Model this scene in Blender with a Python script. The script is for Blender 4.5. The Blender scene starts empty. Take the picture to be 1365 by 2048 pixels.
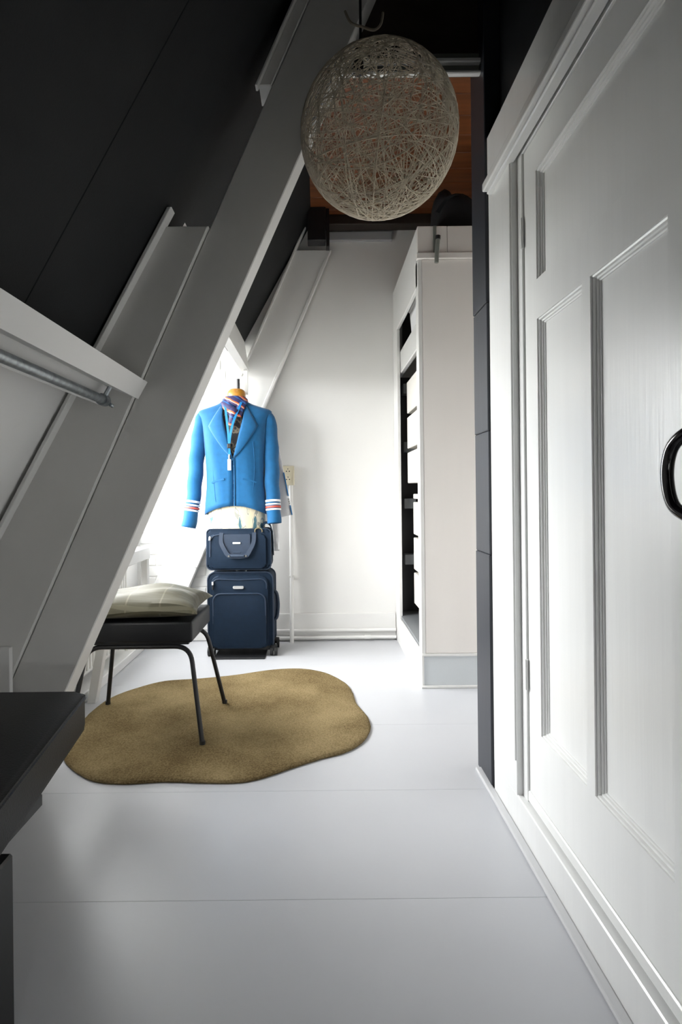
import bpy, bmesh, math, random
from mathutils import Vector, Matrix
random.seed(7)
R = math.radians
S = bpy.context.scene
COL = S.collection

# ------------------------------------------------------------------ camera
CAM_H = 0.98
cd = bpy.data.cameras.new('camera'); cam = bpy.data.objects.new('camera', cd); COL.objects.link(cam)
cam.location = (0, 0, CAM_H); cam.rotation_euler = (R(90), R(0.6), 0)
cd.sensor_width = 36; cd.lens = 36 * 1150 / 2048
cd.shift_x = 42.5 / 2048; cd.shift_y = -39 / 2048
cd.clip_start = 0.02
S.camera = cam
# ------------------------------------------------------------------ daylight
w = bpy.data.worlds.new('overcast_sky'); S.world = w; w.use_nodes = True
bg = w.node_tree.nodes['Background']; bg.inputs[1].default_value = 26.5
_n = w.node_tree.nodes; _l = w.node_tree.links
_tc = _n.new('ShaderNodeTexCoord'); _sx = _n.new('ShaderNodeSeparateXYZ'); _l.new(_tc.outputs['Generated'], _sx.inputs[0])
_mr = _n.new('ShaderNodeMapRange'); _mr.inputs[1].default_value = -0.06; _mr.inputs[2].default_value = 0.06; _l.new(_sx.outputs[2], _mr.inputs[0])
_cr = _n.new('ShaderNodeValToRGB'); _l.new(_mr.outputs[0], _cr.inputs[0]); _l.new(_cr.outputs[0], bg.inputs[0])
_cr.color_ramp.elements[0].color = (0.23, 0.23, 0.22, 1)     # ground and roofs outside
_cr.color_ramp.elements[1].color = (0.985, 0.985, 1.0, 1)    # overcast sky
def portal(name, loc, rot, sx, sy):
    d = bpy.data.lights.new(name, 'AREA'); d.shape = 'RECTANGLE'; d.size = sx; d.size_y = sy
    d.cycles.is_portal = True
    o = bpy.data.objects.new(name, d); COL.objects.link(o); o.location = loc; o.rotation_euler = rot
portal('window_daylight', (-1.26, 2.92, 1.30), (0, R(-90), 0), 1.20, 1.56)
portal('fill_window_portal', (0.16, -1.345, 0.52), (R(90), 0, 0), 0.32, 0.44)  # portal for the low window added behind the camera as fill
S.view_settings.view_transform = 'Standard'; S.view_settings.look = 'None'
S.view_settings.gamma = 1; S.view_settings.use_curve_mapping = False
S.view_settings.exposure = 0.0

# ------------------------------------------------------------------ materials
MATS = {}
def mat(name, col, rough=0.5, var=0.0, vscale=6.0, bump=0.0, bscale=60.0, metal=0.0, stretch=(1, 1, 1), sheen=0.0, coat=0.0, spec=0.5):
    if name in MATS: return MATS[name]
    m = bpy.data.materials.new(name); m.use_nodes = True; nt = m.node_tree; b = nt.nodes['Principled BSDF']
    b.inputs['Base Color'].default_value = (*col, 1); b.inputs['Roughness'].default_value = rough
    b.inputs['Metallic'].default_value = metal; b.inputs['Specular IOR Level'].default_value = spec
    if sheen: b.inputs['Sheen Weight'].default_value = sheen
    if coat: b.inputs['Coat Weight'].default_value = coat; b.inputs['Coat Roughness'].default_value = 0.08
    tc = nt.nodes.new('ShaderNodeTexCoord'); mp = nt.nodes.new('ShaderNodeMapping'); mp.inputs['Scale'].default_value = stretch
    nt.links.new(tc.outputs['Object'], mp.inputs[0])
    if var:
        n = nt.nodes.new('ShaderNodeTexNoise'); n.inputs['Scale'].default_value = vscale; n.inputs['Detail'].default_value = 5
        nt.links.new(mp.outputs[0], n.inputs['Vector'])
        r = nt.nodes.new('ShaderNodeValToRGB')
        r.color_ramp.elements[0].position = 0.3; r.color_ramp.elements[1].position = 0.72
        r.color_ramp.elements[0].color = (*[c * (1 - var) for c in col], 1)
        r.color_ramp.elements[1].color = (*[min(1, c * (1 + var * 0.6)) for c in col], 1)
        nt.links.new(n.outputs['Fac'], r.inputs[0]); nt.links.new(r.outputs[0], b.inputs['Base Color'])
    if bump:
        n2 = nt.nodes.new('ShaderNodeTexNoise'); n2.inputs['Scale'].default_value = bscale; n2.inputs['Detail'].default_value = 4
        nt.links.new(mp.outputs[0], n2.inputs['Vector'])
        bp = nt.nodes.new('ShaderNodeBump'); bp.inputs['Strength'].default_value = bump; bp.inputs['Distance'].default_value = 0.002
        nt.links.new(n2.outputs['Fac'], bp.inputs['Height']); nt.links.new(bp.outputs[0], b.inputs['Normal'])
    MATS[name] = m; return m
def stripes(name, cols, axis, scale, rough=0.6, distort=0.0, noise_scale=8.0, use='Object'):
    """flat bands of colour along one axis (printed cloth)"""
    m = bpy.data.materials.new(name); m.use_nodes = True; nt = m.node_tree; b = nt.nodes['Principled BSDF']; b.inputs['Roughness'].default_value = rough
    tc = nt.nodes.new('ShaderNodeTexCoord'); n = nt.nodes.new('ShaderNodeTexNoise'); n.inputs['Scale'].default_value = noise_scale
    nt.links.new(tc.outputs[use], n.inputs['Vector'])
    d = nt.nodes.new('ShaderNodeVectorMath'); d.operation = 'DOT_PRODUCT'; d.inputs[1].default_value = axis
    nt.links.new(tc.outputs[use], d.inputs[0])
    ma = nt.nodes.new('ShaderNodeMath'); ma.operation = 'MULTIPLY_ADD'; ma.inputs[1].default_value = distort
    nt.links.new(n.outputs['Fac'], ma.inputs[0]); nt.links.new(d.outputs['Value'], ma.inputs[2])
    ms = nt.nodes.new('ShaderNodeMath'); ms.operation = 'MULTIPLY'; ms.inputs[1].default_value = scale; nt.links.new(ma.outputs[0], ms.inputs[0])
    fr = nt.nodes.new('ShaderNodeMath'); fr.operation = 'FRACT'; nt.links.new(ms.outputs[0], fr.inputs[0])
    r = nt.nodes.new('ShaderNodeValToRGB'); r.color_ramp.interpolation = 'CONSTANT'
    els = r.color_ramp.elements
    while len(els) < len(cols): els.new(0.5)
    pos = 0
    for e, (wd, c) in zip(els, cols): e.position = pos; e.color = (*c, 1); pos += wd
    nt.links.new(fr.outputs[0], r.inputs[0]); nt.links.new(r.outputs[0], b.inputs['Base Color'])
    return m
def blotch(name, cols, scale, rough=0.6, stretch=(1, 1, 1)):
    m = bpy.data.materials.new(name); m.use_nodes = True; nt = m.node_tree; b = nt.nodes['Principled BSDF']; b.inputs['Roughness'].default_value = rough
    tc = nt.nodes.new('ShaderNodeTexCoord'); mp = nt.nodes.new('ShaderNodeMapping'); mp.inputs['Scale'].default_value = stretch
    nt.links.new(tc.outputs['Object'], mp.inputs[0])
    v = nt.nodes.new('ShaderNodeTexNoise'); v.inputs['Scale'].default_value = scale; v.inputs['Detail'].default_value = 2; nt.links.new(mp.outputs[0], v.inputs['Vector'])
    r = nt.nodes.new('ShaderNodeValToRGB'); r.color_ramp.interpolation = 'CONSTANT'; els = r.color_ramp.elements
    while len(els) < len(cols): els.new(0.5)
    for e, (p, c) in zip(els, cols): e.position = p; e.color = (*c, 1)
    nt.links.new(v.outputs['Fac'], r.inputs[0]); nt.links.new(r.outputs[0], b.inputs['Base Color'])
    return m

WHITE = mat('white_paint', (0.80, 0.79, 0.77), 0.45, 0.03, 3, 0.08, 40)
GLOSSW = mat('white_gloss_paint', (0.82, 0.82, 0.81), 0.22, 0.02, 4, 0.12, 14, stretch=(6, 6, 0.35))
DOORW = mat('door_gloss_paint', (0.88, 0.88, 0.865), 0.28, 0.02, 4, 0.18, 14, stretch=(7, 7, 0.3))
WALLW = mat('white_wall_plaster', (0.82, 0.81, 0.79), 0.7, 0.03, 2, 0.15, 90)
CREAMP = mat('warm_white_board', (0.87, 0.825, 0.785), 0.5, 0.04, 1.6, 0.06, 30, stretch=(3, 3, 0.3))
BEAMW = mat('beam_white_paint', (0.74, 0.725, 0.70), 0.5, 0.05, 5, 0.12, 30)
FLOORM = mat('grey_floor_paint', (0.555, 0.56, 0.585), 0.33, 0.03, 2.5, 0.05, 120)
STRIPM = mat('grey_strip_paint', (0.62, 0.62, 0.63), 0.3, 0.02, 5)
ROOFB = mat('black_roof_sheet', (0.016, 0.017, 0.018), 0.75, 0.15, 5, 0.25, 220, spec=0.25)
BLACKP = mat('black_paint', (0.008, 0.0085, 0.010), 0.45, 0.1, 9, 0.1, 40)
POSTM = mat('charcoal_paint', (0.028, 0.031, 0.040), 0.4, 0.1, 9, 0.15, 40, stretch=(1, 1, 0.2))
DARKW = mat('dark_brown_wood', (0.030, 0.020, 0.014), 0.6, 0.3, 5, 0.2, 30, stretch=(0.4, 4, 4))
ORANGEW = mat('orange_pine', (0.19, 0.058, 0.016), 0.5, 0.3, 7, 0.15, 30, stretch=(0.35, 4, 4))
LEATHER = mat('black_leather', (0.007, 0.007, 0.008), 0.5, 0.15, 12, 0.35, 260, spec=0.3)
VINYL = mat('black_vinyl', (0.006, 0.0065, 0.008), 0.45, 0.1, 12, 0.2, 200, spec=0.35)
TUBEB = mat('black_powder_coat', (0.012, 0.012, 0.014), 0.4, 0, 1)
GALV = mat('galvanised_steel', (0.34, 0.37, 0.39), 0.38, 0.35, 60, 0.1, 60, metal=0.85)
STEEL = mat('bright_steel', (0.7, 0.71, 0.72), 0.25, metal=1.0)
BRASS = mat('pale_brass', (0.72, 0.58, 0.33), 0.3, metal=1.0)
SILV = mat('silver_plate', (0.78, 0.78, 0.78), 0.35, metal=0.6)
BLUEJ = mat('bright_blue_wool', (0.0015, 0.095, 0.245), 0.75, 0.10, 40, 0.25, 500, sheen=0.25, spec=0.3)
BLUEL = mat('blue_ribbon', (0.006, 0.20, 0.52), 0.5)
NAVY = mat('navy_nylon', (0.005, 0.0155, 0.034), 0.68, 0.15, 40, 0.4, 700, spec=0.2)
NAVY2 = mat('navy_trim', (0.014, 0.028, 0.055), 0.55, 0.1, 40, 0.3, 500)
RUBBER = mat('black_rubber', (0.012, 0.012, 0.012), 0.6)
SILVERW = mat('white_cotton', (0.83, 0.83, 0.85), 0.85, 0.02, 8, 0.2, 200)
REDM = mat('red_braid', (0.62, 0.10, 0.07), 0.6)
CREAM = mat('cream_plastic', (0.72, 0.66, 0.50), 0.4)
DRAWW = mat('drawer_front', (0.74, 0.71, 0.66), 0.45, 0.02, 4)
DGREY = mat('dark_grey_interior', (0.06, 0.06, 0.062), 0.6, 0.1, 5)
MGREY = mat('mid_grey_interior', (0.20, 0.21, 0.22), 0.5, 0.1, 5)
MGREYL = mat('light_grey_plate', (0.42, 0.42, 0.43), 0.5)
PLINTHB = mat('pale_blue_plinth', (0.66, 0.69, 0.71), 0.45, 0.03, 4)
STRING = mat('natural_string', (0.82, 0.72, 0.57), 0.85, 0.1, 30)
AMBER = mat('amber_neck_cap', (0.50, 0.22, 0.025), 0.3, 0.4, 20, coat=0.5)
GREENG = mat('grey_green_paint', (0.20, 0.21, 0.19), 0.5)
HANDLEB = mat('black_gloss_enamel', (0.008, 0.006, 0.008), 0.12, coat=0.6)
FABD = mat('dark_blue_grey_cloth', (0.010, 0.011, 0.014), 0.85, 0.3, 10, 0.5, 60)
RADW = mat('radiator_enamel', (0.78, 0.77, 0.73), 0.3)
def rug_mat():
    m = bpy.data.materials.new('olive_wool_rug'); m.use_nodes = True; nt = m.node_tree; b = nt.nodes['Principled BSDF']
    b.inputs['Roughness'].default_value = 1.0; b.inputs['Specular IOR Level'].default_value = 0.05
    tc = nt.nodes.new('ShaderNodeTexCoord')
    def noise(sc, det):
        n = nt.nodes.new('ShaderNodeTexNoise'); n.inputs['Scale'].default_value = sc; n.inputs['Detail'].default_value = det; nt.links.new(tc.outputs['Object'], n.inputs['Vector']); return n
    a, f = noise(3.2, 3), noise(170, 3)
    mx = nt.nodes.new('ShaderNodeMath'); mx.operation = 'MULTIPLY_ADD'; mx.inputs[1].default_value = 0.85; nt.links.new(f.outputs['Fac'], mx.inputs[0])
    sb = nt.nodes.new('ShaderNodeMath'); sb.operation = 'SUBTRACT'; sb.inputs[1].default_value = 0.425; nt.links.new(a.outputs['Fac'], sb.inputs[0]); nt.links.new(sb.outputs[0], mx.inputs[2])
    r = nt.nodes.new('ShaderNodeValToRGB'); r.color_ramp.elements[0].position = 0.25; r.color_ramp.elements[1].position = 0.75
    r.color_ramp.elements[0].color = (0.118, 0.082, 0.036, 1); r.color_ramp.elements[1].color = (0.31, 0.235, 0.122, 1)
    nt.links.new(mx.outputs[0], r.inputs[0]); nt.links.new(r.outputs[0], b.inputs['Base Color'])
    bp = nt.nodes.new('ShaderNodeBump'); bp.inputs['Strength'].default_value = 0.9; bp.inputs['Distance'].default_value = 0.004
    nt.links.new(f.outputs['Fac'], bp.inputs['Height']); nt.links.new(bp.outputs[0], b.inputs['Normal'])
    return m
RUGM = rug_mat()
ROPE = mat('twine', (0.30, 0.26, 0.20), 0.9, 0.2, 60)
SCARFM = stripes('scarf_print', [(0.30, (0.030, 0.026, 0.10)), (0.12, (0.02, 0.12, 0.38)), (0.22, (0.045, 0.035, 0.12)), (0.10, (0.75, 0.42, 0.33)), (0.12, (0.75, 0.11, 0.02)), (0.14, (0.03, 0.03, 0.10))], (0.55, 0.1, 0.85), 15, 0.55, 0.04, 10)
BLOUSEM = blotch('blouse_print', [(0, (0.01, 0.01, 0.014)), (0.52, (0.16, 0.13, 0.09)), (0.58, (0.02, 0.02, 0.03)), (0.66, (0.35, 0.33, 0.26))], 16)
TORSOM = blotch('mannequin_print', [(0, (0.62, 0.56, 0.40)), (0.50, (0.66, 0.60, 0.45)), (0.54, (0.30, 0.30, 0.26)), (0.58, (0.62, 0.57, 0.42)), (0.61, (0.06, 0.15, 0.19))], 15, 0.5, (1.6, 1, 0.6))

# pillow: satin with broad window-pane lines
def pillow_mat():
    m = bpy.data.materials.new('olive_satin'); m.use_nodes = True; nt = m.node_tree; b = nt.nodes['Principled BSDF']
    b.inputs['Roughness'].default_value = 0.5; b.inputs['Specular IOR Level'].default_value = 0.25; b.inputs['Sheen Weight'].default_value = 0.05
    tc = nt.nodes.new('ShaderNodeTexCoord'); se = nt.nodes.new('ShaderNodeSeparateXYZ'); nt.links.new(tc.outputs['Object'], se.inputs[0])
    outs = []
    for ax in (0, 1):
        a = nt.nodes.new('ShaderNodeMath'); a.operation = 'MULTIPLY_ADD'; a.inputs[1].default_value = 7.5; a.inputs[2].default_value = 0.35; nt.links.new(se.outputs[ax], a.inputs[0])
        f = nt.nodes.new('ShaderNodeMath'); f.operation = 'FRACT'; nt.links.new(a.outputs[0], f.inputs[0])
        l = nt.nodes.new('ShaderNodeMath'); l.operation = 'LESS_THAN'; l.inputs[1].default_value = 0.05; nt.links.new(f.outputs[0], l.inputs[0]); outs.append(l)
    mx = nt.nodes.new('ShaderNodeMath'); mx.operation = 'MAXIMUM'; nt.links.new(outs[0].outputs[0], mx.inputs[0]); nt.links.new(outs[1].outputs[0], mx.inputs[1])
    r = nt.nodes.new('ShaderNodeValToRGB'); r.color_ramp.elements[0].color = (0.060, 0.054, 0.030, 1); r.color_ramp.elements[1].color = (0.10, 0.091, 0.057, 1)
    nt.links.new(mx.outputs[0], r.inputs[0]); nt.links.new(r.outputs[0], b.inputs['Base Color'])
    n = nt.nodes.new('ShaderNodeTexNoise'); n.inputs['Scale'].default_value = 5; mp = nt.nodes.new('ShaderNodeMapping'); mp.inputs['Scale'].default_value = (1, 5, 3)
    nt.links.new(tc.outputs['Object'], mp.inputs[0]); nt.links.new(mp.outputs[0], n.inputs['Vector'])
    bp = nt.nodes.new('ShaderNodeBump'); bp.inputs['Strength'].default_value = 0.35; bp.inputs['Distance'].default_value = 0.01
    nt.links.new(n.outputs['Fac'], bp.inputs['Height']); nt.links.new(bp.outputs[0], b.inputs['Normal'])
    return m
PILLOWM = pillow_mat()
def glass_mat():
    m = bpy.data.materials.new('window_glass'); m.use_nodes = True; nt = m.node_tree
    nt.nodes.remove(nt.nodes['Principled BSDF']); out = nt.nodes['Material Output']
    t = nt.nodes.new('ShaderNodeBsdfTransparent'); t.inputs[0].default_value = (0.96, 0.98, 0.97, 1)
    g = nt.nodes.new('ShaderNodeBsdfGlossy'); g.inputs['Roughness'].default_value = 0.02
    f = nt.nodes.new('ShaderNodeFresnel'); f.inputs[0].default_value = 1.25
    mx = nt.nodes.new('ShaderNodeMixShader'); nt.links.new(f.outputs[0], mx.inputs[0]); nt.links.new(t.outputs[0], mx.inputs[1]); nt.links.new(g.outputs[0], mx.inputs[2])
    nt.links.new(mx.outputs[0], out.inputs[0]); return m
GLASS = glass_mat()

# ------------------------------------------------------------------ mesh helpers
def box(bm, x0, x1, y0, y1, z0, z1, bev=0.0, seg=2):
    vs = [bm.verts.new((x, y, z)) for x in (x0, x1) for y in (y0, y1) for z in (z0, z1)]
    fs = [(0, 1, 3, 2), (4, 6, 7, 5), (0, 4, 5, 1), (2, 3, 7, 6), (0, 2, 6, 4), (1, 5, 7, 3)]
    faces = [bm.faces.new([vs[i] for i in f]) for f in fs]
    if bev:
        es = list({e for f in faces for e in f.edges})
        bmesh.ops.bevel(bm, geom=es, offset=bev, segments=seg, affect='EDGES', profile=0.5)
    return bm
def B(x0, x1, y0, y1, z0, z1, bev=0.0, seg=2): return box(bmesh.new(), x0, x1, y0, y1, z0, z1, bev, seg)
def prism(bm, poly, axis, a0, a1, bev=0.0, seg=2):
    def P(u, v, a):
        return (a, u, v) if axis == 'x' else ((u, a, v) if axis == 'y' else (u, v, a))
    A = [bm.verts.new(P(u, v, a0)) for u, v in poly]; C = [bm.verts.new(P(u, v, a1)) for u, v in poly]
    n = len(poly); fs = [bm.faces.new(A), bm.faces.new(list(reversed(C)))]
    for i in range(n): fs.append(bm.faces.new((A[i], C[i], C[(i + 1) % n], A[(i + 1) % n])))
    if bev:
        es = list({e for f in fs[:2] for e in f.edges})
        bmesh.ops.bevel(bm, geom=es, offset=bev, segments=seg, affect='EDGES', profile=0.5)
    bmesh.ops.recalc_face_normals(bm, faces=bm.faces)
    return bm
def PR(poly, axis, a0, a1, bev=0.0, seg=2): return prism(bmesh.new(), poly, axis, a0, a1, bev, seg)
def smooth_path(pts, n=6, closed=False):
    P = [Vector(p) for p in pts]; out = []; N = len(P)
    rng = range(N if closed else N - 1)
    for i in rng:
        if closed: p0, p1, p2, p3 = P[(i - 1) % N], P[i], P[(i + 1) % N], P[(i + 2) % N]
        else: p0, p1, p2, p3 = P[max(i - 1, 0)], P[i], P[i + 1], P[min(i + 2, N - 1)]
        for k in range(n):
            t = k / n
            out.append(0.5 * ((2 * p1) + (p2 - p0) * t + (2 * p0 - 5 * p1 + 4 * p2 - p3) * t * t + (3 * p1 - p0 - 3 * p2 + p3) * t ** 3))
    if not closed: out.append(P[-1])
    return out
def tube(bm, pts, rad, sides=10, closed=False, flat=None, up=None):
    """round (or flat = (w, t) ribbon) tube along points; rad may be a list"""
    P = [Vector(p) for p in pts]; N = len(P); rings = []
    prev = None
    for i, p in enumerate(P):
        a = P[(i - 1) % N] if (closed or i > 0) else p; b = P[(i + 1) % N] if (closed or i < N - 1) else p
        t = (b - a).normalized()
        if prev is None:
            u = Vector(up) if up else (Vector((0, 0, 1)) if abs(t.z) < 0.9 else Vector((1, 0, 0)))
        else: u = prev
        n = (u - t * u.dot(t)).normalized(); prev = n; c = t.cross(n)
        r = rad[i] if isinstance(rad, (list, tuple)) else rad
        ring = []
        if flat:
            wd, th = flat
            for s, q in ((-1, -1), (1, -1), (1, 1), (-1, 1)): ring.append(bm.verts.new(p + c * (s * wd / 2) + n * (q * th / 2)))
        else:
            for k in range(sides):
                an = 2 * math.pi * k / sides; ring.append(bm.verts.new(p + n * (math.cos(an) * r) + c * (math.sin(an) * r)))
        rings.append(ring)
    m = len(rings[0])
    for i in range(N if closed else N - 1):
        a, b = rings[i], rings[(i + 1) % N]
        for k in range(m): bm.faces.new((a[k], a[(k + 1) % m], b[(k + 1) % m], b[k]))
    if not closed:
        bm.faces.new(list(reversed(rings[0]))); bm.faces.new(rings[-1])
    return bm
def T(pts, rad, sides=10, **k): return tube(bmesh.new(), pts, rad, sides, **k)
def arc_path(pts, r, n=5):
    """polyline with rounded corners"""
    P = [Vector(p) for p in pts]; out = [P[0]]
    for i in range(1, len(P) - 1):
        a = (P[i - 1] - P[i]); b = (P[i + 1] - P[i]); rr = min(r, a.length * 0.49, b.length * 0.49)
        s = P[i] + a.normalized() * rr; e = P[i] + b.normalized() * rr
        for k in range(n + 1):
            t = k / n; out.append(s * (1 - t) ** 2 + P[i] * 2 * t * (1 - t) + e * t * t)
    out.append(P[-1]); return out
def obj(name, bm, m, parent=None, smooth=False):
    me = bpy.data.meshes.new(name)
    bmesh.ops.recalc_face_normals(bm, faces=bm.faces)
    if smooth:
        for f in bm.faces: f.smooth = True
        for e in bm.edges:
            if len(e.link_faces) == 2 and e.calc_face_angle(0) > R(38): e.smooth = False
    bm.to_mesh(me); bm.free()
    me.materials.append(m)
    o = bpy.data.objects.new(name, me); COL.objects.link(o)
    if parent:
        o.parent = parent
        if parent.type == 'EMPTY': o.matrix_parent_inverse = Matrix.Translation(-Vector(parent.location))
    return o
def thing(name, label, cat, loc, group=None):
    o = bpy.data.objects.new(name, None); COL.objects.link(o); o.location = loc; o.empty_display_size = 0.1
    o['label'] = label; o['category'] = cat
    if group: o['group'] = group
    return o
def tag(o, label, cat, group=None):
    o['label'] = label; o['category'] = cat
    if group: o['group'] = group
    # origin at the thing's base
    if o.type == 'MESH' and not o.children:
        vs = [v.co.copy() for v in o.data.vertices]
        c = Vector(((min(v.x for v in vs) + max(v.x for v in vs)) / 2, (min(v.y for v in vs) + max(v.y for v in vs)) / 2, min(v.z for v in vs)))
        o.data.transform(Matrix.Translation(-c)); o.location = c
    return o
def struct(name, bm, m, label=None):
    o = obj(name, bm, m); o['kind'] = 'structure'
    o['label'] = label or name.replace('_', ' '); return o

# ================================================================== THE ROOM
Y_FAR = 3.83
CEIL = 2.77
def roof_x(z, near=False): return (-0.43 if near else -0.49) + (z - 1.958) / 1.80

# floor: painted sheets with fine joints
fl = struct('floor', B(-1.75, 1.36, -1.4, Y_FAR + 0.1, -0.06, -0.0015), FLOORM, 'light grey painted wooden floor of wide sheets')
ys = [-1.4, -0.60, -0.05, 0.48, 0.95, 1.385, 1.89, 2.42, 2.95, 3.45, Y_FAR]
for a, b in zip(ys[:-1], ys[1:]):
    obj('floor_panel', B(-1.75, 1.36, a + 0.0003, b - 0.0003, -0.0015, 0.0, 0.0003, 1), FLOORM, fl)
# ceiling: boards running across
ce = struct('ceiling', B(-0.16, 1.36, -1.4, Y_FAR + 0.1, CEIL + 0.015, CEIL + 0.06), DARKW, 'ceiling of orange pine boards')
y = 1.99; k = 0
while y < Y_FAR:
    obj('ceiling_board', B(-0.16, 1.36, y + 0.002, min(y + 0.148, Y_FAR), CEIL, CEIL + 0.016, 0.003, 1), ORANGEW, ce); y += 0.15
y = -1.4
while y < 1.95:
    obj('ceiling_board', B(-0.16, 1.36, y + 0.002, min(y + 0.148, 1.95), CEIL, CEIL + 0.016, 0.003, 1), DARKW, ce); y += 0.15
# far wall, gable end with painted brick in the dormer corner
wf = struct('wall_far', B(-1.36, 1.36, Y_FAR, Y_FAR + 0.1, 0, CEIL + 0.02), WALLW, 'white gable wall at the end of the attic')
course = 0.072; z = 0.0; row = 0
brick_mesh = {}
while z < 1.86:
    x = -1.20 - (0.11 if row % 2 else 0)
    while x < -0.62:
        x0 = max(x, -1.20); x1 = min(x + 0.212, -0.62)
        key = (round(x1 - x0, 3))
        if x1 - x0 > 0.03:
            o = obj('brick', B(0, x1 - x0, -0.007, 0.002, 0, course - 0.010, 0.002, 1), WALLW, wf) if key not in brick_mesh else None
            if o is None:
                o = bpy.data.objects.new('brick', brick_mesh[key]); COL.objects.link(o); o.parent = wf
            else: brick_mesh[key] = o.data
            o.location = (x0, Y_FAR, z + 0.004)
        x += 0.222
    z += course; row += 1
# rear wall behind the camera with a low window added to let in fill light
XR = 0.56
RW = (-0.01, 0.335, 0.27, 0.74)
wr = struct('wall_rear', B(-1.75, 1.36, -1.44, -1.34, 0, RW[2]), WALLW, 'near end wall, white below, blackened above to cut the fill light')
obj('wall_piece', B(-1.75, RW[0], -1.44, -1.34, RW[2], RW[3]), WALLW, wr)
obj('wall_piece', B(RW[1], 1.36, -1.44, -1.34, RW[2], RW[3]), WALLW, wr)
obj('wall_piece', B(-1.75, 1.36, -1.44, -1.34, RW[3], CEIL + .05), ROOFB, wr)  # unseen upper part made black so less fill reaches the upper room
def window(name, axis, a, u0, u1, z0, z1, nu, label):
    bm = bmesh.new(); t = 0.045
    def bx(ua, ub, za, zb, d0=-0.025, d1=0.025):
        if axis == 'x': box(bm, a + d0, a + d1, ua, ub, za, zb, 0.003, 1)
        else: box(bm, ua, ub, a + d0, a + d1, za, zb, 0.003, 1)
    bx(u0, u1, z0, z0 + t); bx(u0, u1, z1 - t, z1); bx(u0, u0 + t, z0 + t, z1 - t); bx(u1 - t, u1, z0 + t, z1 - t)
    o = struct(name, bm, GLOSSW, label)
    for i in range(nu):
        ua = u0 + t + (u1 - u0 - 2 * t) * i / nu; ub = u0 + t + (u1 - u0 - 2 * t) * (i + 1) / nu
        if i:
            bm = bmesh.new()
            if axis == 'x': box(bm, a - .02, a + .02, ua - 0.022, ua + 0.022, z0 + t, z1 - t, 0.003, 1)
            else: box(bm, ua - .022, ua + .022, a - .02, a + .02, z0 + t, z1 - t, 0.003, 1)
            obj('mullion', bm, GLOSSW, o)
        bm = bmesh.new()
        vs = [(ua, z0 + t), (ub, z0 + t), (ub, z1 - t), (ua, z1 - t)]
        bm.faces.new([bm.verts.new((a, u, zz) if axis == 'x' else (u, a, zz)) for u, zz in vs])
        obj('pane', bm, GLASS, o)
    return o

window('fill_window', 'y', -1.39, RW[0], RW[1], RW[2], RW[3], 1, 'small low window added in the near end wall for fill light')
# ---- sloping roof side on the left
wl = struct('wall_left', PR([(roof_x(1.44, True) - 0.03, 1.44), (roof_x(CEIL + .05, True) - 0.03, CEIL + .05), (roof_x(CEIL + .05, True) - .10, CEIL + .05), (roof_x(1.44, True) - .10, 1.44)], 'y', -1.4, 1.98), ROOFB, 'steep black underside of the roof')
def slope_panel(name, z0, z1, y0, y1, m, near, th=0.03, parent=None):
    p = [(roof_x(z0, near), z0), (roof_x(z1, near), z1), (roof_x(z1, near) - th, z1), (roof_x(z0, near) - th, z0)]
    return obj(name, PR(p, 'y', y0, y1, 0.0015, 1), m, parent)
for a, b in ((-1.4, -0.42), (-0.418, 0.488), (0.49, 1.398), (1.40, 1.98)):
    slope_panel('roof_panel', 1.44, CEIL + .04, a, b, ROOFB, True, parent=wl)
wl2 = struct('wall_left_lower', PR([(roof_x(0, True), -0.004), (roof_x(1.438, True), 1.438), (roof_x(1.438, True) - .09, 1.438), (roof_x(0, True) - .09, -0.004)], 'y', -1.4, 1.98), WALLW, 'white sloping panel beneath the rail beam')
wl3 = struct('wall_left_upper', PR([(roof_x(1.93), 1.93), (roof_x(CEIL + .05), CEIL + .05), (roof_x(CEIL + .05) - .10, CEIL + .05), (roof_x(1.93) - .10, 1.93)], 'y', 1.90, Y_FAR + 0.1), ROOFB, 'black roof slope above the dormer')
# ---- dormer
XW = -1.22
wd = struct('wall_dormer', B(XW - .10, XW, 1.92, Y_FAR + .1, 0, 0.70), WALLW, 'white knee wall under the dormer window')
obj('wall_piece', B(XW - .10, XW, 1.92, 2.14, 0.70, 2.05), WALLW, wd)
obj('wall_piece', B(XW - .10, XW, 3.70, Y_FAR + .1, 0.70, 2.05), WALLW, wd)
obj('wall_piece', B(XW - .10, XW, 2.14, 3.70, 1.90, 2.05), WALLW, wd)
struct('wall_dormer_cheek', PR([(-1.30, 0.0), (-1.30, 2.0), (-0.47, 2.0), (-0.57, 1.80), (-1.20, 0.62), (-1.5, 0)], 'y', 1.95, 1.99), WALLW, 'white side cheek of the dormer')
struct('ceiling_dormer', B(-1.36, roof_x(1.95) + .01, 1.93, Y_FAR + .1, 1.95, 2.02), WALLW, 'white ceiling of the dormer')
window('window_1', 'x', -1.27, 2.14, 3.70, 0.70, 1.90, 3, 'white framed dormer window')
# lintel along the dormer opening
struct('trim_1', PR([(-0.515, 1.925), (-0.475, 1.955), (-0.445, 1.76), (-0.485, 1.745)], 'y', 1.96, 3.70, 0.003, 1), WHITE, 'white lintel board over the dormer opening')
struct('trim_2', B(-0.47, -0.445, 3.60, 3.625, 1.60, 1.75), WHITE, 'small white stop under the lintel')

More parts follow.
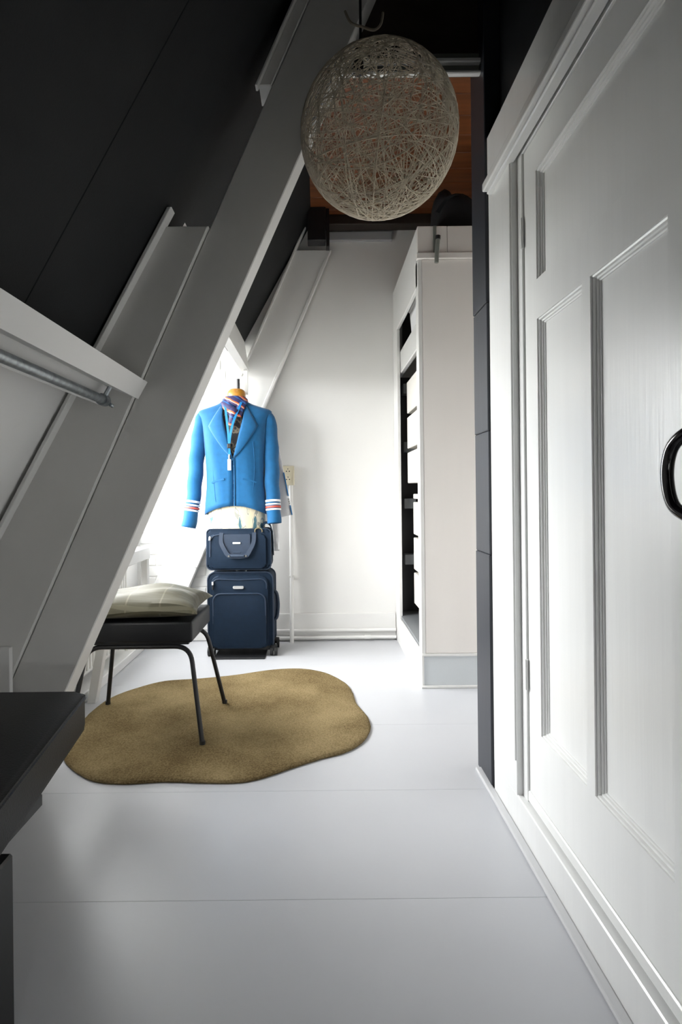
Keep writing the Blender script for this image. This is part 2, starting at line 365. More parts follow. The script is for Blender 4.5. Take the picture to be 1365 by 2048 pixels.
# ---- right wall around the door
DX = 0.583          # face of the door leaf
def rwall(name, y0, y1, z0, z1, m, label, x0=XR, x1=0.70): return struct(name, B(x0, x1, y0, y1, z0, z1, 0.002, 1), m, label)
rwall('trim_3', 1.6555, 1.875, 0.10, 1.95, GLOSSW, 'white door casing beside the charcoal post')
rwall('wall_right', -1.4, 0.60, 0, 2.135, WALLW, 'white wall on the right')
rwall('wall_right_upper', -1.4, 1.885, 2.137, CEIL + .03, BLACKP, 'black painted wall above the door', x0=XR + .045)
rwall('trim_4', -1.4, 1.885, 1.95, 2.135, GLOSSW, 'white frieze board above the door')
# head moulding with small steps
bm = bmesh.new()
box(bm, 0.530, XR + .01, 0.6, 1.842, 1.935, 1.962, 0.004, 2); box(bm, 0.543, XR + .01, 0.6, 1.836, 1.924, 1.934, 0.003, 1); box(bm, 0.547, XR + .01, 0.6, 1.86, 1.963, 1.972, 0.003, 1)
struct('trim_5', bm, GLOSSW, 'stepped white moulding over the door')
struct('trim_6', B(XR, 0.70, -1.4, 1.875, 0.0, 0.103, 0.003, 1), GLOSSW, 'white sill board under the door')
struct('trim_7', B(0.536, XR - .0005, -1.4, 2.02, 0, 0.012, 0.004, 2), STRIPM, 'thin grey floor strip along the sill board')
# door frame rebate and header
bm = bmesh.new(); box(bm, 0.577, 0.66, 1.618, 1.655, 0.103, 1.95, 0.0015, 1); box(bm, 0.577, 0.66, 0.60, 1.618, 1.925, 1.95, 0.0015, 1); box(bm, 0.570, 0.66, 0.60, 0.80, 0.103, 1.95, 0.002, 1)
struct('trim_8', bm, GLOSSW, 'white door frame rebate')
# groove lines on casing (edge of planted board)
struct('trim_9', B(XR - .004, XR + .01, 1.660, 1.795, 0.20, 1.925, 0.0015, 1), GLOSSW, 'thin planted board on the door casing')

# door leaf
door = bpy.data.objects.new('door_1', None); COL.objects.link(door); door.location = (DX, 1.21, 0.107)
door['kind'] = 'structure'; door['label'] = 'white panelled door with a black bow handle'
DY0, DY1, DZ0, DZ1 = 0.81, 1.6155, 0.108, 1.9235
P_TOP = (0.955, 1.530, 1.541, 1.830); P_L = (1.268, 1.530, 0.325, 1.436); P_R = (0.955, 1.230, 0.325, 1.436)
bm = bmesh.new()
def slab(y0, y1, z0, z1): box(bm, DX, DX + .04, y0, y1, z0, z1)
slab(DY0, 0.955, DZ0, DZ1); slab(1.530, DY1, DZ0, DZ1); slab(0.955, 1.530, 1.830, DZ1); slab(0.955, 1.530, 1.436, 1.541); slab(0.955, 1.530, DZ0, 0.325); slab(1.230, 1.268, 0.325, 1.436)
obj('door_leaf', bm, DOORW, door)
for (y0, y1, z0, z1) in (P_TOP, P_L, P_R):
    pn = obj('door_panel', B(DX + .018, DX + .034, y0 - .001, y1 + .001, z0 - .001, z1 + .001), DOORW, door)
    bm = bmesh.new()
    # mitred moulding: profile swept round the panel opening
    prof = [(-0.0005, 0.0), (0.0, 0.0035), (0.004, 0.0045), (0.005, 0.010), (0.0095, 0.0105), (0.0105, 0.0145), (0.014, 0.015), (0.0145, 0.0185)]
    rings = []
    for (o_, d) in prof:
        rings.append([bm.verts.new((DX + d, yy, zz)) for yy, zz in ((y0 + o_, z0 + o_), (y1 - o_, z0 + o_), (y1 - o_, z1 - o_), (y0 + o_, z1 - o_))])
    for a, b in zip(rings[:-1], rings[1:]):
        for k in range(4): bm.faces.new((a[k], a[(k + 1) % 4], b[(k + 1) % 4], b[k]))
    obj('moulding', bm, DOORW, pn)
obj('weather_strip', B(DX - .006, DX + .002, DY0, DY1, DZ0, DZ0 + .030, 0.003, 1), DOORW, door)
# bow handle
hp = arc_path([(DX + .002, 0.945, 1.075), (DX - .028, 0.945, 1.075), (DX - .030, 0.945, 0.930), (DX + .002, 0.945, 0.930)], 0.035, 6)
def handle():
    yy = 0.927
    pts = smooth_path([(DX + .004, yy - .050, 1.070), (DX - .012, yy - .035, 1.067), (DX - .018, yy - .006, 1.045), (DX - .020, yy + .004, 1.003), (DX - .018, yy - .006, 0.957), (DX - .012, yy - .035, 0.937), (DX + .004, yy - .050, 0.934)], 6)
    return T(pts, 0.0100, 12)
h = obj('door_handle', handle(), HANDLEB, door, True); h['label'] = 'black gloss bow handle'
hb = obj('handle_plate', B(DX - .004, DX + .001, 0.850, 0.897, 0.90, 1.10, 0.002, 1), HANDLEB, door)
for zz in (1.66, 0.42):
    obj('hinge', T([(0.5765, 1.6165, zz), (0.5765, 1.6165, zz + .085)], 0.0045, 8), GLOSSW, door, True)

# ---- alcove behind the charcoal post
struct('wall_alcove', B(0.62, 1.36, 1.95, 2.03, 0, CEIL + .02), WALLW, 'white wall behind the post')
struct('wall_right_alcove', B(1.30, 1.40, 1.95, Y_FAR + .1, 0, CEIL + .02), WALLW, 'white wall of the alcove')
struct('wall_right_outer', B(0.70, 0.76, -1.4, 2.0, 0, CEIL + .02), WALLW, 'wall behind the door')

# ---- far wall skirting, pipes, plate
struct('baseboard_far', B(-0.40, 0.497, Y_FAR - .016, Y_FAR, 0.0, 0.178, 0.003, 1), WHITE, 'white skirting board on the far wall')
struct('trim_10', B(-0.02, 0.497, Y_FAR - .03, Y_FAR, 2.645, 2.703, 0.003, 1), MGREYL, 'grey wall plate under the ceiling')

# ================================================================== ROOF TIMBERS
# near truss: wide rafter board + packing plank + battens
def slope_board(bm, xr_at, z_ref, slope, width_h, z0, z1, y0, y1, bev=0.003, flat_ends=True, slope2=None):
    s2 = slope2 or slope
    def xr(z): return xr_at + (z - z_ref) / slope
    def xl(z): return xr_at - width_h + (z - z_ref) / s2
    p = [(xr(z0), z0), (xr(z1), z1), (xl(z1), z1), (xl(z0), z0)]
    return prism(bm, p, 'y', y0, y1, bev, 1)
rt = thing('rafter', 'thick grey-white sloping rafter carrying the rail beam', 'rafter', (-0.95, 1.88, 0), 'sloping rafters')
obj('rafter_board', slope_board(bmesh.new(), -0.398, 1.298, 2.22, 0.189, 0.0, 2.72, 1.85, 1.95), BEAMW, rt)
obj('packing_plank', slope_board(bmesh.new(), -0.589, 1.298, 2.22, 0.205, 0.0, 1.835, 1.835, 1.95, slope2=1.84), BEAMW, rt)
obj('batten', slope_board(bmesh.new(), -0.772, 1.298, 1.84, 0.014, 0.2, 1.88, 1.80, 1.845, 0.002), WHITE, rt)
obj('packing_block', slope_board(bmesh.new(), -0.589, 1.298, 2.22, 0.040, 2.29, 2.70, 1.848, 1.95), BEAMW, rt)
obj('batten', slope_board(bmesh.new(), -0.628, 1.298, 2.22, 0.007, 2.28, 2.70, 1.83, 1.86, 0.001), BEAMW, rt)
# low board at the rafter foot
struct('trim_11', B(-1.30, -0.985, 1.815, 1.834, 0.0, 0.50, 0.002, 1), WHITE, 'low white board at the foot of the rafter')
# far truss on the gable wall
r2 = thing('rafter', 'slim white sloping rafter fixed against the far gable wall', 'rafter', (-1.0, 3.78, 0), 'sloping rafters')
obj('rafter_board', slope_board(bmesh.new(), -0.355, 1.535, 2.30, 0.235, 0.0, 2.56, 3.745, 3.805), WHITE, r2)
obj('edge_bead', slope_board(bmesh.new(), -0.352, 1.535, 2.30, 0.020, 0.5, 2.50, 3.735, 3.76, 0.003), WHITE, r2)
obj('inner_bead', slope_board(bmesh.new(), -0.590, 1.535, 2.25, 0.016, 1.74, 2.70, 3.72, 3.76, 0.003), WHITE, r2)
obj('packing_plank', slope_board(bmesh.new(), -0.600, 1.535, 2.25, 0.13, 1.80, 2.72, 3.77, 3.805, 0.002, slope2=1.84), WHITE, r2)
# rail beam with batten behind it
rb = thing('rail_beam', 'white horizontal beam above the galvanised clothes rail', 'beam', (-0.58, 0.3, 1.29))
obj('beam', PR([(-0.545, 1.337), (-0.575, 1.283), (-0.660, 1.318), (-0.630, 1.372)], 'y', -1.3, 1.832, 0.002, 1), WHITE, rb)
obj('back_batten', PR([(-0.664, 1.322), (-0.690, 1.262), (-0.715, 1.272), (-0.690, 1.332)], 'y', -1.3, 1.832, 0.002, 1), WHITE, rb)
rod = thing('clothes_rail', 'galvanised steel clothes rail slung under the white beam', 'rail', (-0.66, 0.3, 1.262))
obj('tube', T([(-0.655, -1.2, 1.268), (-0.655, 1.775, 1.268)], 0.0135, 14), GALV, rod, True)
for yy in (-0.6, 1.745):
    c = obj('clamp', T([(-0.655, yy - .014, 1.268), (-0.655, yy + .014, 1.268)], 0.0185, 14), GALV, rod, True)
    obj('hanger', T([(-0.650, yy, 1.280), (-0.628, yy, 1.318)], 0.007, 8), GALV, c, True)
    obj('bolt', T([(-0.637, yy + .01, 1.255), (-0.634, yy + .020, 1.252)], 0.006, 8), GALV, c, True)
# tie beam, rail under it, hanging black timbers
tag(obj('tie_beam', B(-0.20, 1.30, 1.955, 2.03, 2.455, CEIL - .002, 0.004, 1), DARKW), 'dark brown tie beam above the white double rail', 'beam')
cr = thing('ceiling_rail', 'white double rail fixed under the dark tie beam', 'rail', (0.3, 1.94, 2.385))
obj('channel', B(0.0, 0.590, 1.945, 1.954, 2.386, 2.46), GREENG, cr)
obj('upper_track', B(0.0, 0.590, 1.925, 1.946, 2.418, 2.433, 0.003, 1), GLOSSW, cr)
obj('lower_track', B(0.0, 0.590, 1.925, 1.946, 2.380, 2.391, 0.003, 1), GLOSSW, cr)
po = thing('timber_post', 'charcoal painted post between the door casing and the alcove', 'post', (0.64, 1.97, 0))
for z0, z1, dx in ((0.0, 0.768, 0.0), (0.769, 1.178, 0.0015), (1.179, 1.60, 0.0), (1.602, CEIL - .001, -0.002)):
    sl = 0.0 if z1 < 1.60 or z1 > 2 else 0.0
    obj('post_section', B(0.556 + dx, 0.70, 1.892, 2.055, z0, z1, 0.0025, 1), POSTM, po)
tag(obj('black_timber', B(-0.06, 0.055, 3.60, 3.69, 2.56, CEIL - .001, 0.003, 1), BLACKP), 'black timber stub hanging from the ceiling by the far wall', 'timber')
tag(obj('black_batten', B(0.057, 0.078, 3.62, 3.69, 2.53, CEIL - .001, 0.002, 1), BLACKP), 'thin black batten beside the black timber stub', 'batten')
tag(obj('black_beam', B(-0.02, 1.29, 3.70, 3.798, 2.705, CEIL - .001, 0.003, 1), DARKW), 'dark beam along the top of the far wall', 'beam')

# ================================================================== CABINET
cb = thing('cabinet', 'tall warm-white built-in cabinet with open side and drawers', 'cabinet', (0.85, 3.34, 0))
CX, CY0, CY1 = 0.50, 2.865, Y_FAR - .002
obj('end_panel', B(CX + .0205, 1.295, CY0 + .001, CY0 + .02, 0.172, 2.135, 0.002, 1), CREAMP, cb)
obj('end_board', B(CX, 0.648, CY0, CY0 + .02, 2.166, 2.302, 0.002, 1), CREAMP, cb)
obj('end_board', B(0.6495, 1.295, CY0, CY0 + .02, 2.166, 2.302, 0.002, 1), CREAMP, cb)
obj('ledge', B(CX - .006, 1.295, CY0 - .014, CY0 + .02, 2.136, 2.165, 0.002, 1), CREAMP, cb)
obj('near_stile', B(CX, CX + .02, CY0 + .0, CY0 + .065, 0.17, 2.135, 0.002, 1), WHITE, cb)
obj('far_stile', B(CX, CX + .02, 3.655, CY1, 0.17, 2.01, 0.002, 1), WHITE, cb)
obj('header', B(CX, CX + .02, CY0 + .021, CY1, 2.011, 2.302, 0.003, 1), WHITE, cb)
obj('top_board', B(CX + .021, 1.295, CY0 + .021, CY1, 2.28, 2.301), CREAMP, cb)
obj('fascia', B(CX + .022, CX + .05, 2.95, CY1, 1.735, 1.875, 0.004, 1), GLOSSW, cb)
obj('shelf', B(CX + .05, 1.29, 2.89, CY1, 1.85, 1.875), WHITE, cb)
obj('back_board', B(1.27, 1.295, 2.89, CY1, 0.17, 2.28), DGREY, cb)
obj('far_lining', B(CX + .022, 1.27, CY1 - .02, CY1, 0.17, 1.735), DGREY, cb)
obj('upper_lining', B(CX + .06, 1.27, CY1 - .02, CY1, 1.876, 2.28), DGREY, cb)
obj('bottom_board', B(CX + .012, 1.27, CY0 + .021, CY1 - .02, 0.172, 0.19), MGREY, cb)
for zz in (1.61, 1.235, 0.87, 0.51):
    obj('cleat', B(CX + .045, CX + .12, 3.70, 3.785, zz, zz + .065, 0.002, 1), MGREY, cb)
zs = [1.675, 1.455, 1.235, 1.02]
for a, b in zip(zs[1:], zs[:-1]):
    obj('drawer', B(CX + .052, 1.20, 2.93, 3.60, a + .012, b - .012, 0.004, 1), DRAWW, cb)
zs = [0.975, 0.925, 0.703, 0.484, 0.27]
for a, b in zip(zs[1:], zs[:-1]):
    obj('drawer', B(CX + .085, 1.20, 2.93, 3.60, a + .010, b - .010, 0.004, 1), DRAWW, cb)
pl = obj('plinth', B(CX + .006, 1.295, CY0 + .006, CY1, 0.0, 0.166), PLINTHB, cb)
obj('plinth_side', B(CX, CX + .012, CY0 + .0, CY1, 0.0, 0.172, 0.002, 1), WHITE, cb)
obj('plinth_cap', B(CX, 1.295, CY0 - .004, CY0 + .02, 0.158, 0.171, 0.002, 1), WHITE, cb)
obj('plinth_foot', B(CX - .004, 1.295, CY0 - .010, CY0 + .006, 0.0, 0.012, 0.002, 1), WHITE, cb)
# toggle hook
tg = thing('toggle_hook', 'small greenish wooden toggle hanging over the cabinet ledge', 'hook', (0.588, CY0 - .025, 2.10))
obj('strap', B(0.578, 0.594, CY0 - .008, CY0 - .0005, 2.17, 2.300, 0.001, 1), GREENG, tg)
obj('toggle', T([(0.597, CY0 - .030, 2.228), (0.590, CY0 - .034, 2.165), (0.588, CY0 - .028, 2.108)], 0.0105, 10), GREENG, tg, True)
obj('knob', T([(0.596, CY0 - .030, 2.222), (0.597, CY0 - .030, 2.240)], 0.0125, 10), BLACKP, tg, True)
# white box on the shelf
bx_ = thing('storage_box', 'white storage box on the upper cabinet shelf', 'box', (0.70, 3.2, 1.876))
obj('tub', PR([(0.568, 1.877), (0.88, 1.877), (0.895, 2.055), (0.553, 2.055)], 'y', 2.96, 3.47, 0.008, 2), SILVERW, bx_)
obj('lid', B(0.547, 0.900, 2.955, 3.478, 2.056, 2.084, 0.006, 2), SILVERW, bx_)
# dark bundle on top of the cabinet
def blob(bm, c, rx, ry, rz, seed, amp=0.12, nu=28, nv=16, flat=True):
    rnd = random.Random(seed); ph = [(rnd.uniform(0, 6), rnd.uniform(2, 5), rnd.uniform(2, 5)) for _ in range(5)]
    rows = []
    for j in range(nv + 1):
        v = math.pi * j / nv; row = []
        for i in range(nu):
            u = 2 * math.pi * i / nu
            d = 1 + amp * sum(math.sin(a + b * u + 0 * u) * math.sin(c_ * v) for a, b, c_ in [(p, round(q), s) for p, q, s in ph]) / 2
            x, y_, z_ = math.sin(v) * math.cos(u) * rx * d, math.sin(v) * math.sin(u) * ry * d, math.cos(v) * rz * d
            if flat: z_ = max(z_, -rz * 0.75)
            row.append(bm.verts.new((c[0] + x, c[1] + y_, c[2] + z_)))
        rows.append(row)
    for j in range(nv):
        for i in range(nu):
            bm.faces.new((rows[j][i], rows[j][(i + 1) % nu], rows[j + 1][(i + 1) % nu], rows[j + 1][i]))
    bmesh.ops.remove_doubles(bm, verts=bm.verts, dist=1e-5)
    return bm
bd = thing('duffel_bag', 'dark soft bag lying on top of the cabinet', 'bag', (0.72, 3.2, 2.303))
obj('body', blob(bmesh.new(), (0.745, 3.15, 2.43), 0.125, 0.19, 0.168, 4), FABD, bd, True)
obj('strap', T(smooth_path([(0.64, 3.05, 2.46), (0.68, 2.995, 2.50), (0.74, 2.975, 2.50), (0.82, 3.0, 2.45)], 5), 0.008, flat=(0.028, 0.005)), FABD, bd)

# ================================================================== PIPES AND SOCKET
pp = thing('heating_pipe', 'white pipes running along the far skirting', 'pipe', (0.0, 3.79, 0.03))
obj('upper_pipe', T([(-0.70, 3.797, 0.070), (0.494, 3.797, 0.070)], 0.011, 10), WHITE, pp, True)
obj('lower_pipe', T([(-0.70, 3.790, 0.024), (0.494, 3.790, 0.024)], 0.011, 10), WHITE, pp, True)
obj('coupling', T([(0.285, 3.790, 0.024), (0.325, 3.790, 0.024)], 0.015, 10), WHITE, pp, True)
cp = thing('cable_conduit', 'thin white vertical conduit below the wall socket', 'conduit', (-0.185, 3.80, 0))
obj('conduit', T([(-0.192, 3.762, 0.0), (-0.192, 3.762, 0.16), (-0.192, 3.800, 0.20), (-0.192, 3.812, 1.03)], 0.013, 10), WHITE, cp, True)
obj('clip', B(-0.208, -0.176, 3.792, 3.829, 0.42, 0.434, 0.002, 1), WHITE, cp)
so = thing('wall_socket', 'cream double wall socket beside the blue jacket', 'socket', (-0.205, 3.81, 1.03))
obj('plate', B(-0.250, -0.168, 3.797, 3.829, 1.030, 1.158, 0.006, 2), CREAM, so)
for zz in (1.122, 1.068):
    f = obj('outlet', T([(-0.209, 3.7975, zz), (-0.209, 3.792, zz)], 0.022, 20), CREAM, so, True)
    for dx in (-0.0095, 0.0095):
        obj('pin_hole', T([(-0.209 + dx, 3.7925, zz), (-0.209 + dx, 3.7915, zz)], 0.004, 8), BLACKP, f)
    obj('earth_clip', B(-0.2115, -0.2065, 3.7905, 3.7925, zz + .012, zz + .019), STEEL, f)

# ================================================================== UNDER THE DORMER
rd = thing('radiator', 'white ribbed panel radiator under the dormer window', 'radiator', (-1.15, 2.95, 0.10))
obj('panel', B(-1.172, -1.152, 2.25, 3.40, 0.10, 0.60, 0.005, 1), RADW, rd)
yy = 2.27
while yy < 3.38:
    obj('rib', B(-1.156, -1.140, yy, yy + .022, 0.12, 0.58, 0.006, 2), RADW, rd); yy += 0.038
obj('top_grille', B(-1.205, -1.15, 2.25, 3.40, 0.60, 0.612, 0.003, 1), RADW, rd)
for yy in (2.45, 3.2): obj('wall_bracket', B(-1.219, -1.172, yy, yy + .04, 0.2, 0.5), RADW, rd)
obj('valve', T([(-1.165, 3.40, 0.13), (-1.165, 3.43, 0.13), (-1.165, 3.43, 0.0)], 0.010, 8), RADW, rd, True)
struct('baseboard_left', B(-1.219, -1.115, 2.0, 3.72, 0.0, 0.05, 0.004, 1), WHITE, 'white strip along the foot of the knee wall')
lg = thing('window_ledge', 'white ledge on slanted struts in front of the radiator', 'ledge', (-0.98, 2.7, 0))
obj('ledge_board', B(-1.10, -0.945, 2.02, 3.19, 0.625, 0.690, 0.003, 1), GLOSSW, lg)
obj('end_bracket', B(-0.985, -0.95, 3.15, 3.185, 0.40, 0.624, 0.002, 1), WHITE, lg)
for y0 in (2.70, 2.06):
    obj('strut', PR([(-1.105, 0.0), (-1.065, 0.0), (-0.955, 0.624), (-0.995, 0.624)], 'y', y0, y0 + .045, 0.002, 1), BEAMW, lg)

# ================================================================== RUG
rug_pts = [(-0.955, 2.13), (-0.878, 2.036), (-0.778, 1.962), (-0.669, 1.943), (-0.537, 1.954), (-0.416, 1.945), (-0.297, 1.942), (-0.216, 1.968), (-0.116, 2.037), (-0.01, 2.108), (0.084, 2.159), (0.156, 2.245), (0.195, 2.363), (0.192, 2.496), (0.155, 2.646), (0.147, 2.778), (0.117, 2.925), (0.017, 3.091), (-0.12, 3.166), (-0.284, 3.145), (-0.463, 3.065), (-0.639, 3.013), (-0.813, 2.979), (-0.92, 2.883), (-0.99, 2.779), (-1.02, 2.681), (-1.03, 2.502), (-0.999, 2.273)]
def rug():
    out = smooth_path([(a, b, 0) for a, b in rug_pts], 5, True)
    cx = sum(p.x for p in out) / len(out); cy = sum(p.y for p in out) / len(out); c = Vector((cx, cy, 0))
    bm = bmesh.new(); rnd = random.Random(3); rings = []
    for off, zz in ((0.006, 0.0), (0.0, 0.0), (-0.004, 0.006), (0.0, 0.012), (0.010, 0.0155), (0.03, 0.016)):
        ring = []
        for i, p in enumerate(out):
            t = (out[(i + 1) % len(out)] - out[i - 1]).normalized(); n = Vector((-t.y, t.x, 0))
            if (c - p).dot(n) < 0: n = -n
            j = rnd.uniform(-.0012, .0012) if 0 < zz < 0.016 else 0
            ring.append(bm.verts.new(p + n * (off + j) + Vector((0, 0, zz))))
        rings.append(ring)
    N = len(out)
    for s in (0.8, 0.6, 0.4, 0.2):
        rings.append([bm.verts.new(c + (p - c) * (s * 0.97) + Vector((0, 0, 0.016))) for p in out])
    for a, b in zip(rings[:-1], rings[1:]):
        for k in range(N): bm.faces.new((a[k], a[(k + 1) % N], b[(k + 1) % N], b[k]))
    cc = bm.verts.new(c + Vector((0, 0, 0.016)))
    for k in range(N): bm.faces.new((rings[-1][k], rings[-1][(k + 1) % N], cc))
    bm.faces.new(list(reversed(rings[0])))
    return bm
rg = tag(obj('rug', rug(), RUGM, None, True), 'olive-brown wool rug with a wavy free-form outline', 'rug')

# ================================================================== STOOL AND CUSHION
st = thing('stool', 'square black padded stool on splayed tubular legs on the rug', 'stool', (-0.725, 2.43, 0.016))
SX0, SX1, SY0, SY1 = -0.945, -0.505, 2.25, 2.615
obj('seat', B(SX0, SX1, SY0, SY1, 0.397, 0.478, 0.010, 3), VINYL, st, True)
obj('seat_board', B(SX0 + .02, SX1 - .02, SY0 + .02, SY1 - .02, 0.386, 0.397), BLACKP, st)
ft = 0.017
for (y_t, y_f) in ((SY0 + .03, 2.212), (SY1 - .03, 2.645)):
    pts = arc_path([(-0.985, y_f, ft), (-0.930, y_t, 0.376), (-0.520, y_t, 0.376), (-0.462 if y_f < 2.4 else -0.448, y_f, ft)], 0.062, 8)
    obj('leg_frame', T(pts, 0.0095, 12), TUBEB, st, True)
    for x in (-0.985, -0.462 if y_f < 2.4 else -0.448):
        obj('foot_cap', T([(x, y_f, 0.0165), (x, y_f, 0.030)], 0.0115, 10), RUBBER, st, True)
for x in (-0.86, -0.59):
    obj('cross_bar', T([(x, SY0 + .03, 0.378), (x, SY1 - .03, 0.378)], 0.008, 8), TUBEB, st, True)
def pillow(cx, cy, z0, hw, hd, th, rot):
    bm = bmesh.new(); n = 26; rows = {}
    for side in (1, -1):
        for i in range(n + 1):
            for j in range(n + 1):
                u, v = -1 + 2 * i / n, -1 + 2 * j / n
                edge = (i in (0, n) or j in (0, n))
                if edge and side == -1: rows[(side, i, j)] = rows[(1, i, j)]; continue
                pin = 1 - 0.10 * (1 - abs(u) ** 2) * (abs(v) ** 3) ; pin2 = 1 - 0.10 * (1 - abs(v) ** 2) * (abs(u) ** 3)
                h = ((1 - u ** 2) * (1 - v ** 2)) ** 0.42
                h *= 1 + 0.10 * math.sin(5 * u + 2 * v) * 0.6 + 0.05 * math.sin(9 * v - 3 * u)
                x, y_ = u * hw * pin2, v * hd * pin
                z = h * th * (1.0 if side == 1 else -0.42)
                z += 0.010 * (abs(u) ** 6 + abs(v) ** 6) * (0.4 + 0.6 * math.sin(3 * u + 1))
                c, s = math.cos(rot), math.sin(rot)
                rows[(side, i, j)] = bm.verts.new((cx + x * c - y_ * s, cy + x * s + y_ * c, max(z0 + th * 0.42 + z, z0)))
        for i in range(n):
            for j in range(n):
                f = [rows[(side, i, j)], rows[(side, i + 1, j)], rows[(side, i + 1, j + 1)], rows[(side, i, j + 1)]]
                try: bm.faces.new(f if side == 1 else list(reversed(f)))
                except ValueError: pass
    return bm
pw = obj('cushion', pillow(-0.722, 2.425, 0.479, 0.235, 0.200, 0.080, R(2)), PILLOWM, None, True)
tag(pw, 'olive satin cushion with pale grid lines on the black stool', 'cushion')

# ================================================================== BENCH (near left)
bn = thing('bench', 'black leather bench with welted edge beside the sloping rafter', 'bench', (-0.78, 1.05, 0))
def rpoly(pts, r, n=5):
    P = [Vector((a, b, 0)) for a, b in pts]; out = []; N = len(P)
    for i in range(N):
        a = P[i - 1] - P[i]; b = P[(i + 1) % N] - P[i]; s = P[i] + a.normalized() * r; e = P[i] + b.normalized() * r
        for k in range(n + 1):
            t = k / n; q = s * (1 - t) ** 2 + P[i] * 2 * t * (1 - t) + e * t * t; out.append((q.x, q.y))
    return out
seat_poly = rpoly([(-0.630, 1.545), (-0.505, 0.62), (-1.16, 0.62), (-1.02, 1.545)], 0.035)
obj('seat', PR(seat_poly, 'z', 0.364, 0.452, 0.010, 3), LEATHER, bn, True)
wp = [(x, y_, 0.444) for x, y_ in seat_poly]
ccx, ccy = -0.83, 1.08
obj('piping', T([(ccx + (x - ccx) * 1.002, ccy + (y_ - ccy) * 1.002, zz) for x, y_, zz in wp], 0.0035, 6, closed=True), LEATHER, bn, True)
obj('apron', B(-1.08, -0.582, 0.66, 1.195, 0.335, 0.364, 0.004, 1), BLACKP, bn)
for (x, y_) in ((-0.616, 0.985), (-0.645, 0.67), (-1.07, 0.985), (-1.07, 0.67)):
    obj('leg', B(x, x + .055, y_, y_ + .055, 0.0, 0.335, 0.004, 1), BLACKP, bn)

# ================================================================== LUGGAGE
def rrect(x0, x1, z0, z1, rt_, rb_, n=6):
    out = []
    for (cx, cz, r, a0) in ((x1 - rb_, z0 + rb_, rb_, -90), (x1 - rt_, z1 - rt_, rt_, 0), (x0 + rt_, z1 - rt_, rt_, 90), (x0 + rb_, z0 + rb_, rb_, 180)):
        for k in range(n + 1):
            a = R(a0 + 90 * k / n); out.append((cx + r * math.cos(a), cz + r * math.sin(a)))
    return out
sc = thing('suitcase', 'navy upright four-wheeled fabric suitcase', 'suitcase', (-0.485, 3.56, 0))
X0, X1 = -0.682, -0.290
obj('shell', PR(rrect(X0, X1, 0.046, 0.502, 0.045, 0.035), 'y', 3.475, 3.665, 0.012, 3), NAVY, sc, True)
obj('front_pocket', PR(rrect(X0 + .022, X1 - .028, 0.050, 0.487, 0.05, 0.03), 'y', 3.452, 3.478, 0.009, 3), NAVY, sc, True)
lp = obj('lower_pocket', PR(rrect(X0 + .036, X1 - .040, 0.054, 0.385, 0.05, 0.03), 'y', 3.434, 3.454, 0.008, 3), NAVY, sc, True)
def outline(x0, x1, z0, z1, r, y_): return [(x, y_, z) for x, z in rrect(x0, x1, z0, z1, r, 0.03)]
obj('zip', T([(X0 + .038, 3.440, 0.20)] + [(X0 + .038 + (0.045 - 0.045 * math.cos(R(a))), 3.434, 0.335 + .045 * math.sin(R(a))) for a in range(0, 91, 15)] + [(X1 - .042 - (0.045 - 0.045 * math.cos(R(a))), 3.434, 0.335 + .045 * math.sin(R(a))) for a in range(90, -1, -15)] + [(X1 - .042, 3.440, 0.20)], 0.0045, 6), NAVY2, lp, True)
obj('upper_zip', T([(X0 + .030, 3.453, 0.405)] + [(X0 + .03 + (0.04 - 0.04 * math.cos(R(a))), 3.4515, 0.430 + .035 * math.sin(R(a))) for a in range(0, 91, 15)] + [(-0.49, 3.4515, 0.460)] + [(X1 - .036 - (0.04 - 0.04 * math.cos(R(a))), 3.4515, 0.430 + .035 * math.sin(R(a))) for a in range(90, -1, -15)] + [(X1 - .036, 3.453, 0.405)], 0.004, 6), NAVY2, sc, True)
obj('badge', PR(rrect(-0.527, -0.463, 0.407, 0.424, 0.006, 0.006), 'y', 3.445, 3.453, 0.002, 2), SILV, sc)
zp = obj('zip_pull', T([(X0 + .034, 3.447, 0.450), (X0 + .036, 3.440, 0.432)], 0.006, 8), SILV, sc, True)
obj('cord', T([(X0 + .036, 3.440, 0.432), (X0 + .036, 3.443, 0.405)], 0.0045, 8), RUBBER, zp, True)
obj('edge_welt', T([(x, 3.477, z) for x, z in rrect(X0 - .001, X1 + .001, 0.045, 0.503, 0.045, 0.035)], 0.005, 6, closed=True), NAVY2, sc, True)
obj('edge_welt', T([(x, 3.663, z) for x, z in rrect(X0 - .001, X1 + .001, 0.045, 0.503, 0.045, 0.035)], 0.005, 6, closed=True), NAVY2, sc, True)
obj('side_handle', T(smooth_path([(X1 - .002, 3.57, 0.375), (X1 + .016, 3.57, 0.355), (X1 + .024, 3.57, 0.29), (X1 + .016, 3.57, 0.215), (X1 - .002, 3.57, 0.195)], 5), 0.011, 10), NAVY2, sc, True)
obj('base', B(X0 + .01, X1 - .01, 3.47, 3.665, 0.032, 0.06, 0.010, 2), RUBBER, sc, True)
for x in (X0 + .018, X1 + .002):
    for y_ in (3.475, 3.650):
        hs = obj('wheel_housing', T([(x, y_, 0.030), (x, y_, 0.062)], [0.016, 0.022], 12), RUBBER, sc, True)
        for dx in (-0.013, 0.013):
            obj('wheel', T([(x + dx - .008, y_, 0.027), (x + dx + .008, y_, 0.027)], 0.027, 16), RUBBER, hs, True)
for dx in (-0.10, 0.0): pass
obj('top_handle', T(smooth_path([(-0.512, 3.52, 0.502), (-0.510, 3.518, 0.512), (-0.485, 3.515, 0.516), (-0.460, 3.518, 0.512), (-0.458, 3.52, 0.502)], 4), 0.006, 8), SILV, sc, True)

